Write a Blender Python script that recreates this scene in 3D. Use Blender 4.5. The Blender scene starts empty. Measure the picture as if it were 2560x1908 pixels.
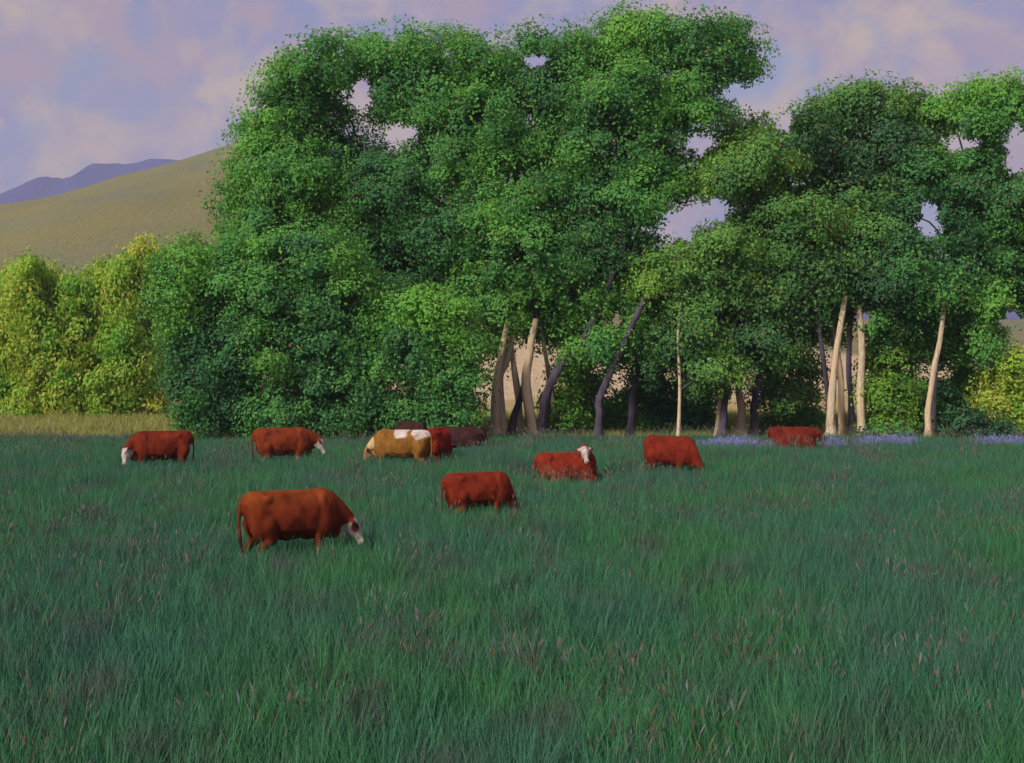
import bpy, math, random
import numpy as np
from mathutils import Vector, Matrix, noise

# ------------------------------------------------------------------ camera, sky, sun, exposure
SC = bpy.context.scene
W_PX, H_PX, FPX = 2560.0, 1908.0, 3800.0          # reference frame in pixels, focal length in pixels
CAM_H, HORIZON = 3.58, 866.0
PITCH = math.atan((954.0 - HORIZON) / FPX)        # the camera looks slightly downwards

cam_data = bpy.data.cameras.new('camera')
cam_data.sensor_fit = 'HORIZONTAL'
cam_data.sensor_width = 36.0
cam_data.lens = 36.0 * FPX / W_PX
cam_data.clip_start = 0.1
cam_data.clip_end = 20000.0
cam = bpy.data.objects.new('camera', cam_data)
SC.collection.objects.link(cam)
cam.location = (0, 0, CAM_H)
cam.rotation_euler = (math.pi / 2 - PITCH, 0, 0)
SC.camera = cam

SUN_EL, SUN_AZ = math.radians(37), math.radians(-140)   # azimuth measured from +Y (view direction), negative = left
world = bpy.data.worlds.new('World')
SC.world = world
world.use_nodes = True
wn = world.node_tree
for n in list(wn.nodes): wn.nodes.remove(n)
def wnode(t, **kw):
    n = wn.nodes.new(t)
    for k, v in kw.items(): setattr(n, k, v)
    return n
out = wnode('ShaderNodeOutputWorld'); bg = wnode('ShaderNodeBackground')
bg.inputs['Strength'].default_value = 0.1
sky = wnode('ShaderNodeTexSky', sky_type='NISHITA', sun_disc=False)
sky.sun_elevation = SUN_EL
sky.sun_rotation = SUN_AZ
sky.air_density = 1.0; sky.dust_density = 1.5; sky.ozone_density = 2.0
tc = wnode('ShaderNodeTexCoord')
mp = wnode('ShaderNodeMapping'); mp.inputs['Scale'].default_value = (1, 1, 1.25)
wn.links.new(tc.outputs['Generated'], mp.inputs['Vector'])
def wnoise(scale, detail, rough, off):
    m2 = wnode('ShaderNodeMapping'); m2.inputs['Location'].default_value = off
    wn.links.new(mp.outputs[0], m2.inputs['Vector'])
    n = wnode('ShaderNodeTexNoise'); n.inputs['Scale'].default_value = scale
    n.inputs['Detail'].default_value = detail; n.inputs['Roughness'].default_value = rough
    n.inputs['Distortion'].default_value = 0.35
    wn.links.new(m2.outputs[0], n.inputs['Vector'])
    return n
def wramp(src, stops):
    r = wnode('ShaderNodeValToRGB'); e = r.color_ramp.elements
    e[0].position, e[0].color = stops[0]; e[1].position, e[1].color = stops[1]
    for p, c in stops[2:]:
        x = e.new(p); x.color = c
    wn.links.new(src, r.inputs['Fac']); return r
def wmix(fac, a, b):
    m = wnode('ShaderNodeMix', data_type='RGBA')
    wn.links.new(fac, m.inputs[0])
    for s, i in ((a, 6), (b, 7)):
        if isinstance(s, tuple): m.inputs[i].default_value = s
        else: wn.links.new(s, m.inputs[i])
    return m.outputs[2]
BLUE_HOLE = (2.45, 2.65, 5.0, 1)
MAUVE = (4.4, 3.1, 3.85, 1)
PEACH = (5.7, 4.4, 3.75, 1)
n1 = wnoise(15.0, 6.0, 0.55, (3.1, 0.4, 1.7))
n2 = wnoise(19.0, 6.0, 0.55, (7.3, 2.2, 4.1))
n3 = wnoise(6.0, 3.0, 0.5, (1.3, 5.2, 0.6))
gap = wramp(n3.outputs['Fac'], [(0.45, (0, 0, 0, 1)), (0.62, (0.35, 0.35, 0.35, 1))])
base = wmix(gap.outputs['Color'], BLUE_HOLE, sky.outputs[0])        # thin clouds with some clear sky between
r2 = wramp(n2.outputs['Fac'], [(0.42, (0, 0, 0, 1)), (0.62, (0.85, 0.85, 0.85, 1))])
c1 = wmix(r2.outputs['Color'], base, MAUVE)
r1 = wramp(n1.outputs['Fac'], [(0.47, (0, 0, 0, 1)), (0.63, (0.95, 0.95, 0.95, 1))])
c2 = wmix(r1.outputs['Color'], c1, PEACH)
wn.links.new(c2, bg.inputs['Color'])
wn.links.new(bg.outputs[0], out.inputs['Surface'])

sun_data = bpy.data.lights.new('sun', 'SUN')
sun_data.energy = 4.7
sun_data.angle = math.radians(12)     # sun through thin cloud
sun_data.color = (1.0, 0.93, 0.82)
sun = bpy.data.objects.new('sun', sun_data)
SC.collection.objects.link(sun)
sd = Vector((math.sin(SUN_AZ) * math.cos(SUN_EL), math.cos(SUN_AZ) * math.cos(SUN_EL), math.sin(SUN_EL)))
sun.rotation_euler = sd.to_track_quat('Z', 'Y').to_euler()

vs = SC.view_settings
vs.view_transform = 'Standard'; vs.look = 'None'; vs.exposure = 0.0; vs.gamma = 1.0
vs.use_curve_mapping = False
SC.cycles.volume_bounces = 0
SC.cycles.max_bounces = 6
SC.cycles.transparent_max_bounces = 8

RNG = np.random.default_rng(11)
random.seed(5)

# ------------------------------------------------------------------ helpers
K = W_PX / 2217.0      # lobes and stems are noted in a 2217-px-wide view of the picture
def at(px, py, d):
    """point at depth d (metres along +Y) seen at pixel (px, py) of the 2560-wide picture"""
    vx, vz, vy = (px - 1280.0) / FPX, (954.0 - py) / FPX, 1.0
    c, s = math.cos(PITCH), math.sin(PITCH)
    y, z = vy * c + vz * s, -vy * s + vz * c
    k = d / y
    return Vector((vx * k, d, CAM_H + z * k))
def atD(x, y, d): return at(x * K, y * K, d)
def project(P):
    """(n,3) world points -> pixels of the 2217-wide view"""
    c, s = math.cos(PITCH), math.sin(PITCH)
    y = P[:, 1]; z = P[:, 2] - CAM_H
    dep = y * c - z * s
    up = y * s + z * c
    return np.stack([(1280 + FPX * P[:, 0] / dep) / K, (954 - FPX * up / dep) / K], 1)

def link(name, mesh, mat=None, parent=None):
    o = bpy.data.objects.new(name, mesh)
    SC.collection.objects.link(o)
    if mat is not None and not mesh.materials: mesh.materials.append(mat)
    if parent is not None: o.parent = parent
    return o
def tag(o, label, cat, group=None):
    o['label'] = label; o['category'] = cat
    if group: o['group'] = group
    return o
def thing(name, label, cat, loc, rotz=0.0, group=None):
    o = bpy.data.objects.new(name, None); SC.collection.objects.link(o)
    o.empty_display_size = 0.2
    o.location = loc; o.rotation_euler = (0, 0, rotz)
    return tag(o, label, cat, group)
def mesh_np(name, V, F, smooth=False):
    """V (n,3), F (m,k) arrays of one polygon size"""
    V = np.asarray(V, np.float32); F = np.asarray(F, np.int32)
    me = bpy.data.meshes.new(name)
    me.vertices.add(len(V)); me.vertices.foreach_set('co', V.ravel())
    k = F.shape[1]
    me.loops.add(F.size); me.loops.foreach_set('vertex_index', F.ravel())
    me.polygons.add(len(F)); me.polygons.foreach_set('loop_start', np.arange(0, F.size, k, dtype=np.int32))
    me.update(calc_edges=True)
    me.polygons.foreach_set('use_smooth', np.full(len(F), smooth, bool))
    return me
def face_col(me, C):
    a = me.attributes.new('tint', 'FLOAT_COLOR', 'POINT')
    a.data.foreach_set('color', np.asarray(C, np.float32).ravel())

# ------------------------------------------------------------------ materials
def mat(name):
    m = bpy.data.materials.new(name); m.use_nodes = True
    nt = m.node_tree
    for n in list(nt.nodes): nt.nodes.remove(n)
    return m, nt
class NT:
    def __init__(s, nt): s.nt = nt
    def n(s, t, **kw):
        x = s.nt.nodes.new(t)
        for k, v in kw.items(): setattr(x, k, v)
        return x
    def l(s, a, b): s.nt.links.new(a, b)
    def pos(s, scale=(1, 1, 1)):
        g = s.n('ShaderNodeNewGeometry'); m = s.n('ShaderNodeMapping'); m.inputs['Scale'].default_value = scale
        s.l(g.outputs['Position'], m.inputs['Vector']); return m.outputs[0]
    def noise(s, vec, scale, detail=3, rough=0.55):
        x = s.n('ShaderNodeTexNoise'); x.inputs['Scale'].default_value = scale
        x.inputs['Detail'].default_value = detail; x.inputs['Roughness'].default_value = rough
        if vec is not None: s.l(vec, x.inputs['Vector'])
        return x.outputs['Fac']
    def ramp(s, src, stops):
        r = s.n('ShaderNodeValToRGB'); e = r.color_ramp.elements
        e[0].position = stops[0][0]; e[0].color = (*stops[0][1], 1)
        e[1].position = stops[1][0]; e[1].color = (*stops[1][1], 1)
        for p, c in stops[2:]:
            q = e.new(p); q.color = (*c, 1)
        s.l(src, r.inputs['Fac']); return r.outputs['Color']
    def mix(s, fac, a, b, mode='MIX'):
        m = s.n('ShaderNodeMix', data_type='RGBA', blend_type=mode)
        for v, i in ((fac, 0), (a, 6), (b, 7)):
            if isinstance(v, (float, int)): m.inputs[i].default_value = v
            elif isinstance(v, tuple): m.inputs[i].default_value = (*v, 1) if len(v) == 3 else v
            else: s.l(v, m.inputs[i])
        return m.outputs[2]
    def bump(s, h, strength, dist=0.02):
        b = s.n('ShaderNodeBump'); b.inputs['Strength'].default_value = strength; b.inputs['Distance'].default_value = dist
        s.l(h, b.inputs['Height']); return b.outputs[0]
    def surface(s, shader):
        o = s.n('ShaderNodeOutputMaterial'); s.l(shader, o.inputs['Surface'])
    def principled(s, col, rough=0.8, normal=None, spec=0.2):
        p = s.n('ShaderNodeBsdfPrincipled')
        if isinstance(col, tuple): p.inputs['Base Color'].default_value = (*col, 1)
        else: s.l(col, p.inputs['Base Color'])
        p.inputs['Roughness'].default_value = rough
        p.inputs['Specular IOR Level'].default_value = spec
        if normal is not None: s.l(normal, p.inputs['Normal'])
        return p

def leaf_material(name, trans=0.45):
    m, nt = mat(name); t = NT(nt)
    a = t.n('ShaderNodeAttribute', attribute_name='tint')
    p = t.principled(a.outputs['Color'], 0.65, spec=0.15)
    tr = t.n('ShaderNodeBsdfTranslucent')
    t.l(t.mix(1.0, a.outputs['Color'], (1.15, 1.1, 0.6), 'MULTIPLY'), tr.inputs['Color'])
    mx = t.n('ShaderNodeMixShader'); mx.inputs[0].default_value = trans
    t.l(p.outputs[0], mx.inputs[1]); t.l(tr.outputs[0], mx.inputs[2])
    t.surface(mx.outputs[0]); return m
LEAF = leaf_material('leaf')

def bark_material(name, c0, c1, c2):
    m, nt = mat(name); t = NT(nt)
    f = t.noise(t.pos((6, 6, 1.2)), 2.0, 5, 0.65)
    g = t.noise(t.pos((1, 1, 0.6)), 1.7, 3)
    col = t.mix(t.ramp(g, [(0.4, (0, 0, 0)), (0.65, (1, 1, 1))]), t.ramp(f, [(0.3, c0), (0.7, c1)]), c2)
    t.surface(t.principled(col, 0.9, t.bump(f, 1.0, 0.08), 0.1).outputs[0]); return m
BARK_DARK = bark_material('dark_bark', (0.03, 0.024, 0.034), (0.085, 0.066, 0.085), (0.10, 0.085, 0.12))
BARK_PALE = bark_material('pale_bark', (0.36, 0.27, 0.18), (0.72, 0.58, 0.42), (0.62, 0.45, 0.29))

def ground_material():
    m, nt = mat('ground_soil_and_dry_grass'); t = NT(nt)
    p = t.pos()
    big = t.noise(p, 0.09, 4); fine = t.noise(p, 3.0, 5, 0.7)
    green = t.ramp(fine, [(0.3, (0.020, 0.045, 0.028)), (0.7, (0.045, 0.085, 0.05))])
    dry = t.mix(t.ramp(big, [(0.35, (0, 0, 0)), (0.65, (1, 1, 1))]),
                t.ramp(fine, [(0.3, (0.26, 0.185, 0.095)), (0.7, (0.40, 0.30, 0.17))]),
                t.ramp(fine, [(0.3, (0.26, 0.22, 0.07)), (0.7, (0.42, 0.33, 0.14))]))
    sx = t.n('ShaderNodeSeparateXYZ'); t.l(p, sx.inputs[0])
    wob = t.n('ShaderNodeMath', operation='MULTIPLY_ADD'); t.l(t.noise(p, 0.5, 3), wob.inputs[0])
    wob.inputs[1].default_value = 3.0; t.l(sx.outputs['Y'], wob.inputs[2])
    mr = t.n('ShaderNodeMapRange'); t.l(wob.outputs[0], mr.inputs[0])
    mr.inputs[1].default_value = 58.3; mr.inputs[2].default_value = 59.6
    t.surface(t.principled(t.mix(mr.outputs[0], green, dry), 0.95, t.bump(fine, 0.6, 0.05), 0.05).outputs[0]); return m

def hill_material():
    m, nt = mat('hillside_dry_grass'); t = NT(nt)
    p = t.pos((1, 0.35, 1))
    a = t.noise(p, 0.05, 5, 0.6); b = t.noise(p, 0.22, 5, 0.7); c = t.noise(p, 1.3, 5, 0.75)
    col = t.mix(t.ramp(a, [(0.38, (0, 0, 0)), (0.66, (1, 1, 1))]), (0.225, 0.200, 0.085), (0.165, 0.175, 0.120))
    col = t.mix(t.ramp(b, [(0.5, (0, 0, 0)), (0.72, (0.8, 0.8, 0.8))]), col, (0.205, 0.21, 0.078))
    col = t.mix(t.ramp(c, [(0.45, (0, 0, 0)), (0.75, (0.7, 0.7, 0.7))]), col, (0.155, 0.155, 0.095))
    # dry field along the foot of the slope, painted paler as a sunlit glow
    sx = t.n('ShaderNodeSeparateXYZ'); t.l(t.pos(), sx.inputs[0])
    wob = t.n('ShaderNodeMath', operation='MULTIPLY_ADD'); t.l(a, wob.inputs[0]); wob.inputs[1].default_value = 60.0; t.l(sx.outputs['Y'], wob.inputs[2])
    mr = t.n('ShaderNodeMapRange'); t.l(wob.outputs[0], mr.inputs[0]); mr.inputs[1].default_value = 205.0; mr.inputs[2].default_value = 180.0
    mx_ = t.n('ShaderNodeMapRange'); t.l(sx.outputs['X'], mx_.inputs[0]); mx_.inputs[1].default_value = -26.0; mx_.inputs[2].default_value = -12.0
    mm = t.n('ShaderNodeMath', operation='MULTIPLY'); t.l(mr.outputs[0], mm.inputs[0]); t.l(mx_.outputs[0], mm.inputs[1])
    col = t.mix(mm.outputs[0], col, t.ramp(c, [(0.3, (0.42, 0.31, 0.19)), (0.7, (0.56, 0.43, 0.28))]))
    t.surface(t.principled(col, 0.95, t.bump(c, 0.7, 0.6), 0.05).outputs[0]); return m

def ridge_material():
    m, nt = mat('far_forest_painted_haze'); t = NT(nt)
    p = t.pos()
    a = t.noise(p, 0.012, 6, 0.7); b = t.noise(p, 0.05, 4, 0.7)
    col = t.mix(t.ramp(b, [(0.4, (0, 0, 0)), (0.7, (1, 1, 1))]), t.ramp(a, [(0.35, (0.02, 0.026, 0.16)), (0.65, (0.04, 0.048, 0.23))]), (0.03, 0.04, 0.125))  # distance haze painted into the forest colour as blue
    t.surface(t.principled(col, 1.0, t.bump(a, 0.8, 12.0), 0.0).outputs[0]); return m

def grass_material():
    m, nt = mat('pasture_grass_blades'); t = NT(nt)
    at_ = t.n('ShaderNodeAttribute', attribute_name='tint')
    sep = t.n('ShaderNodeSeparateColor'); t.l(at_.outputs['Color'], sep.inputs[0])
    p = t.pos((1, 0.55, 0.05))
    big = t.noise(p, 0.28, 4, 0.6); mid = t.noise(p, 1.1, 4, 0.6)
    g = t.ramp(sep.outputs[0], [(0.0, (0.036, 0.135, 0.058)), (0.55, (0.055, 0.200, 0.085)), (1.0, (0.080, 0.260, 0.090))])
    blue = t.ramp(sep.outputs[0], [(0.0, (0.040, 0.120, 0.082)), (1.0, (0.065, 0.215, 0.140))])
    brown = t.ramp(sep.outputs[0], [(0.0, (0.078, 0.080, 0.075)), (1.0, (0.125, 0.120, 0.112))])
    col = t.mix(t.ramp(big, [(0.42, (0, 0, 0)), (0.6, (0.9, 0.9, 0.9))]), g, blue)
    col = t.mix(t.ramp(mid, [(0.50, (0, 0, 0)), (0.68, (0.8, 0.8, 0.8))]), col, brown)
    d = t.principled(col, 0.7, spec=0.12)
    tr = t.n('ShaderNodeBsdfTranslucent'); t.l(col, tr.inputs['Color'])
    mx = t.n('ShaderNodeMixShader'); mx.inputs[0].default_value = 0.25
    t.l(d.outputs[0], mx.inputs[1]); t.l(tr.outputs[0], mx.inputs[2]); t.surface(mx.outputs[0]); return m
GRASS = grass_material()

def tint_material(name, rough=0.8):
    m, nt = mat(name); t = NT(nt)
    a = t.n('ShaderNodeAttribute', attribute_name='tint')
    t.surface(t.principled(a.outputs['Color'], rough, spec=0.1).outputs[0]); return m
SEED = tint_material('seed_heads'); PETAL = tint_material('petals')

def coat_material():
    m, nt = mat('cattle_coat'); t = NT(nt)
    a = t.n('ShaderNodeAttribute', attribute_name='tint')
    tcn = t.n('ShaderNodeTexCoord')
    mp_ = t.n('ShaderNodeMapping'); mp_.inputs['Scale'].default_value = (1, 1.6, 0.7); t.l(tcn.outputs['Object'], mp_.inputs['Vector'])
    f = t.noise(mp_.outputs[0], 5.0, 4, 0.6); g = t.noise(mp_.outputs[0], 60.0, 3, 0.7)
    col = t.mix(1.0, a.outputs['Color'], t.ramp(f, [(0.3, (0.66, 0.58, 0.55)), (0.7, (1.2, 1.17, 1.1))]), 'MULTIPLY')
    p = t.principled(col, 0.85, t.bump(g, 0.6, 0.02), 0.08)
    p.inputs['Sheen Weight'].default_value = 0.0
    t.surface(p.outputs[0]); return m
COAT = coat_material()
def plain(name, col, rough=0.5):
    m, nt = mat(name); t = NT(nt); t.surface(t.principled(col, rough, spec=0.4).outputs[0]); return m
EYE = plain('eye_gloss', (0.012, 0.009, 0.008), 0.15)
HORN = plain('hoof_horn', (0.06, 0.045, 0.035), 0.5)

# ------------------------------------------------------------------ ground, hillside, mountain ridge
def grid_mesh(name, xs, ys, zf):
    X, Y = np.meshgrid(xs, ys)
    Z = np.vectorize(zf)(X, Y)
    V = np.stack([X, Y, Z], -1).reshape(-1, 3)
    nx, ny = len(xs), len(ys)
    i = (np.arange(ny - 1)[:, None] * nx + np.arange(nx - 1)[None, :]).ravel()
    return mesh_np(name, V, np.stack([i, i + 1, i + nx + 1, i + nx], 1), True)
def nzf(x, y, z=0.0): return noise.noise(Vector((x, y, z)))

def ground_z(x, y):
    if y < 60: return 0.0
    return 0.25 * min(1, (y - 60) / 10) * nzf(x * 0.12, y * 0.12) - min(60, max(0, y - 130)) * 0.02
xs = np.concatenate([np.linspace(-2400, -90, 14), np.linspace(-80, 80, 81), np.linspace(90, 2400, 14)])
ys = np.concatenate([np.linspace(-150, 0, 4), np.linspace(10, 130, 61), np.linspace(160, 2900, 14)])
g_ = link('ground', grid_mesh('ground', xs, ys, ground_z), ground_material()); g_['kind'] = 'structure'

# crest line of the hillside, in the 2217-px view
CREST = [(-700, 520), (-300, 480), (0, 442), (100, 425), (200, 396), (300, 374), (400, 350), (460, 325), (530, 300), (620, 288), (720, 300),
         (820, 335), (950, 430), (1100, 520), (1400, 620), (1700, 690), (2000, 700), (2217, 690), (2600, 660), (3000, 640)]
def crest_z(xd, d):
    y = np.interp(xd, [c[0] for c in CREST], [c[1] for c in CREST])
    return atD(xd, y, d).z
HILL_D = 360.0
def hill_z(x, y):
    xd = (1280 + FPX * (x / HILL_D)) / K
    zc = crest_z(xd, HILL_D)
    t = (y - 82) / (HILL_D - 82)
    prof = (t ** 1.15) if t <= 1 else max(0.0, 1 - (t - 1) * 1.2)
    z = -1.5 + (zc + 1.5) * prof
    fade = max(0.0, min(1.0, t * 2)) if t < 1 else 1.0
    return z + fade * (1.6 * nzf(x * 0.035, y * 0.008, 3) + 0.7 * nzf(x * 0.11, y * 0.03, 7) + 0.2 * nzf(x * 0.3, y * 0.2, 7))
h_ = link('hillside', grid_mesh('hillside', np.linspace(-260, 260, 200), np.linspace(82, 560, 110), hill_z), hill_material()); h_['kind'] = 'structure'

RIDGE = [(-1400, 470), (-600, 450), (-200, 440), (0, 416), (40, 398), (95, 374), (130, 380), (165, 374), (205, 349), (250, 345), (300, 343), (350, 340),
         (400, 338), (520, 344), (640, 360), (800, 400), (1000, 450), (1300, 520), (1700, 600), (2217, 640), (3000, 660)]
RD = 2500.0
def ridge_z(x, y):
    xd = (1280 + FPX * (x / RD)) / K
    yd = np.interp(xd, [c[0] for c in RIDGE], [c[1] for c in RIDGE])
    zc = atD(xd, yd, RD).z
    t = 1 - abs(y - RD) / 380.0
    return -5 + (zc + 5) * max(0, t) ** 0.8 + max(0, t) * (6 * nzf(x * 0.02, y * 0.02) + 2.5 * nzf(x * 0.07, y * 0.07))
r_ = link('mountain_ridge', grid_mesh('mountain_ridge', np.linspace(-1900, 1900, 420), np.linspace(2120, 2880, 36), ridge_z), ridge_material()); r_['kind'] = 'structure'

# ------------------------------------------------------------------ trees
def tube(points, radii, nseg=8, wob=0.12, seed=0):
    pts = [Vector(p) for p in points]
    fine, rr = [], []
    n = len(pts)
    for i in range(n - 1):                         # Catmull-Rom
        p0, p1, p2, p3 = pts[max(0, i - 1)], pts[i], pts[i + 1], pts[min(n - 1, i + 2)]
        for k in range(4):
            t = k / 4
            fine.append(0.5 * ((2 * p1) + (p2 - p0) * t + (2 * p0 - 5 * p1 + 4 * p2 - p3) * t * t + (3 * p1 - p0 - 3 * p2 + p3) * t ** 3))
            rr.append(radii[i] * (1 - t) + radii[i + 1] * t)
    fine.append(pts[-1]); rr.append(radii[-1])
    V, F = [], []
    for i, (p, r) in enumerate(zip(fine, rr)):
        d = (fine[min(i + 1, len(fine) - 1)] - fine[max(i - 1, 0)]).normalized()
        u = d.cross(Vector((0.3, 1, 0.1))).normalized(); v = d.cross(u)
        for k in range(nseg):
            a = 2 * math.pi * k / nseg
            q = r * (1 + wob * nzf(math.cos(a) * 1.3 + seed, math.sin(a) * 1.3, i * 0.35))
            V.append(p + u * math.cos(a) * q + v * math.sin(a) * q)
    for i in range(len(fine) - 1):
        for k in range(nseg):
            a, b = i * nseg + k, i * nseg + (k + 1) % nseg
            F.append((a, b, b + nseg, a + nseg))
    return [tuple(v) for v in V], F
def tubes_mesh(name, lst):
    V, F = [], []
    for v, f in lst:
        o = len(V); V += v; F += [tuple(i + o for i in q) for q in f]
    return mesh_np(name, V, F, True)

# openings in the canopy where the sky shows through: centre and half-size in the 2217-px view
HOLES = [(783, 212, 24, 36), (862, 285, 38, 20), (1160, 132, 32, 16), (1518, 312, 36, 18), (1478, 482, 42, 34), (1545, 455, 36, 26),
         (2010, 478, 30, 46), (2080, 310, 36, 17), (2206, 325, 32, 56), (1610, 205, 56, 20), (1700, 265, 14, 22), (1870, 690, 22, 14),
         (1335, 690, 12, 26), (2190, 690, 30, 20)]
def hole_mask(P, grow=1.0):
    q = project(P); keep = np.ones(len(P), bool)
    # ragged edges: single leaves and twigs reach into the opening
    rag = np.array([nzf(*(p * 1.6)) for p in P]) * 0.45 + np.random.default_rng(len(P)).normal(size=len(P)) * 0.16
    grow = np.clip(grow + rag, 0.25, 1.6)
    for i, (hx, hy, a, b) in enumerate(HOLES):
        ang = np.arctan2(q[:, 1] - hy, q[:, 0] - hx)
        wobble = 1 + 0.22 * np.sin(3 * ang + i) + 0.15 * np.sin(5 * ang + 2 * i)
        keep &= ((q[:, 0] - hx) / a) ** 2 + ((q[:, 1] - hy) / b) ** 2 > (wobble * grow) ** 2
    return keep

def leaf_mesh(name, P, N, L, Wd, C, droop=None):
    """diamond leaves, folded along the midrib: P centres, N normals, L length, Wd width"""
    n = len(P)
    r = RNG.normal(size=(n, 3))
    if droop is not None: r = r * (1 - droop) + np.array([0, 0, -1.0]) * droop * 2.5
    T = r - (r * N).sum(1, keepdims=True) * N
    T /= np.linalg.norm(T, axis=1, keepdims=True) + 1e-9
    B = np.cross(N, T)
    L = L[:, None]; Wd = Wd[:, None]
    v0 = P - T * L * 0.5; v2 = P + T * L * 0.5 - N * L * 0.12
    v1 = P + B * Wd * 0.5 + N * Wd * 0.15 - T * L * 0.08; v3 = P - B * Wd * 0.5 + N * Wd * 0.15 - T * L * 0.08
    V = np.stack([v0, v1, v2, v3], 1).reshape(-1, 3)
    i = np.arange(n)[:, None] * 4
    F = np.concatenate([i + [0, 1, 2], i + [0, 2, 3]], 1).reshape(-1, 3)
    me = mesh_np(name, V, F, False)
    face_col(me, np.repeat(np.concatenate([C, np.ones((n, 1))], 1), 4, 0))
    me.materials.append(LEAF)
    return me

# lit rims and shaded hearts of the grove, painted into the leaf colour (2217-px view: x, y, radius, amount)
LIGHT_SHADE_TONES = [(600, 600, 70, .4), (390, 590, 60, .4), (560, 640, 60, .4), (940, 680, 60, .4), (880, 110, 110, .45), (720, 120, 70, .3), (1450, 70, 140, .5), (1600, 340, 80, .5), (1830, 220, 80, .3),
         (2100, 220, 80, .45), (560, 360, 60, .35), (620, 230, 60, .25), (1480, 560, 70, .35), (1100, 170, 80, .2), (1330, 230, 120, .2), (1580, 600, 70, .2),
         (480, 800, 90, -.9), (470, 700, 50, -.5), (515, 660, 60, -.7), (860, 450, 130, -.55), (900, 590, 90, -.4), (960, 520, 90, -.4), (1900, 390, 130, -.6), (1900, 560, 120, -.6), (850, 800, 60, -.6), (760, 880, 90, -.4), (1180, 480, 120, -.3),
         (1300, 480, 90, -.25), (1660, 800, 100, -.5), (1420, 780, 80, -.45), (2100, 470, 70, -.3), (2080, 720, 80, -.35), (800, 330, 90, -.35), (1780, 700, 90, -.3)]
def light_shade_at(x, y):
    return sum(a * math.exp(-((x - tx) ** 2 + (y - ty) ** 2) / (tr * tr)) for tx, ty, tr, a in LIGHT_SHADE_TONES)
def crown_points(lobes, d0, dspread, dens, leaf=0.19, seed=0, zmin=0.06):
    """lobes: (x, y, rx, ry[, depth offset]) in the 2217 view. Returns leaf centres, normals, clump ids"""
    rng = np.random.default_rng(seed)
    PP, NN, CC, LC = [], [], [], []
    ntone = {}
    for li, lb in enumerate(lobes):
        x, y, rx, ry = lb[0], lb[1], lb[2] * 1.12, lb[3] * 1.12
        d = d0 + (lb[4] if len(lb) > 4 else rng.uniform(-1, 1) * dspread)
        c = np.array(atD(x, y, d)); s = d / (FPX / K)
        R = np.array([rx * s, max(rx, ry) * s * 0.95, ry * s])
        area = R[0] * R[2]
        nc = max(8, int(21 * area ** 0.8 * dens))
        u = rng.normal(size=(nc, 3)); u /= np.linalg.norm(u, axis=1, keepdims=True)
        rad = rng.uniform(0.45, 1.0, nc) ** 0.6
        cc = c + u * R * rad[:, None] * 0.9
        tone = rng.uniform(-0.22, 0.22) + light_shade_at(lb[0], lb[1]) + (lb[5] if len(lb) > 5 else 0.0)  # lobe tone: random part plus painted light and shade
        cr = rng.uniform(0.22, 0.62, nc) * (0.8 + 0.25 * min(1.2, area ** 0.5 / 1.6))
        keep = hole_mask(cc, 1.1); cc, cr, u = cc[keep], cr[keep], u[keep]
        for k in range(len(cc)):
            m = int(105 * (cr[k] / 0.43) ** 2 * (0.19 / leaf) ** 1.7 * rng.uniform(0.6, 1.2))
            w = rng.normal(size=(m, 3)); w /= np.linalg.norm(w, axis=1, keepdims=True)
            q = rng.uniform(0.15, 1.0, m) ** 0.45
            # each spray is a flattened, tilted fan that droops outwards
            sa, sb = rng.uniform(0.9, 1.7), rng.uniform(0.45, 0.8)
            off = w * (cr[k] * q * rng.uniform(0.75, 1.3, m))[:, None]
            hd = np.array([u[k][0], u[k][1], -0.35 + 0.5 * u[k][2]]); hd /= np.linalg.norm(hd)
            al = off @ hd
            p = cc[k] + (off + np.outer(al, hd) * (sa - 1)) * np.array([1.1, 1.1, sb + 0.25])
            p[:, 2] -= np.clip(al, 0, None) ** 2 * 0.35
            nrm = w * 0.45 + u[k] * 0.85 + np.array([0, 0, 0.3]) + rng.normal(size=(m, 3)) * 0.38
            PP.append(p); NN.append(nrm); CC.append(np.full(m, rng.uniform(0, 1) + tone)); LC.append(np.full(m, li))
        m = int(260 * area ** 0.8)                       # loose twigs around the outline
        w = rng.normal(size=(m, 3)); w /= np.linalg.norm(w, axis=1, keepdims=True)
        PP.append(c + w * R * rng.uniform(0.85, 1.12, (m, 1)) + w * 0.25); NN.append(w + rng.normal(size=(m, 3)) * 0.6)
        CC.append(rng.uniform(0.2, 1.0, m) + tone); LC.append(np.full(m, li))
    P = np.concatenate(PP); N = np.concatenate(NN); C = np.concatenate(CC); LC = np.concatenate(LC)
    N /= np.linalg.norm(N, axis=1, keepdims=True) + 1e-9
    keep = hole_mask(P, 0.95) & (P[:, 2] > zmin)
    return P[keep], N[keep], C[keep], LC[keep]

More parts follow.
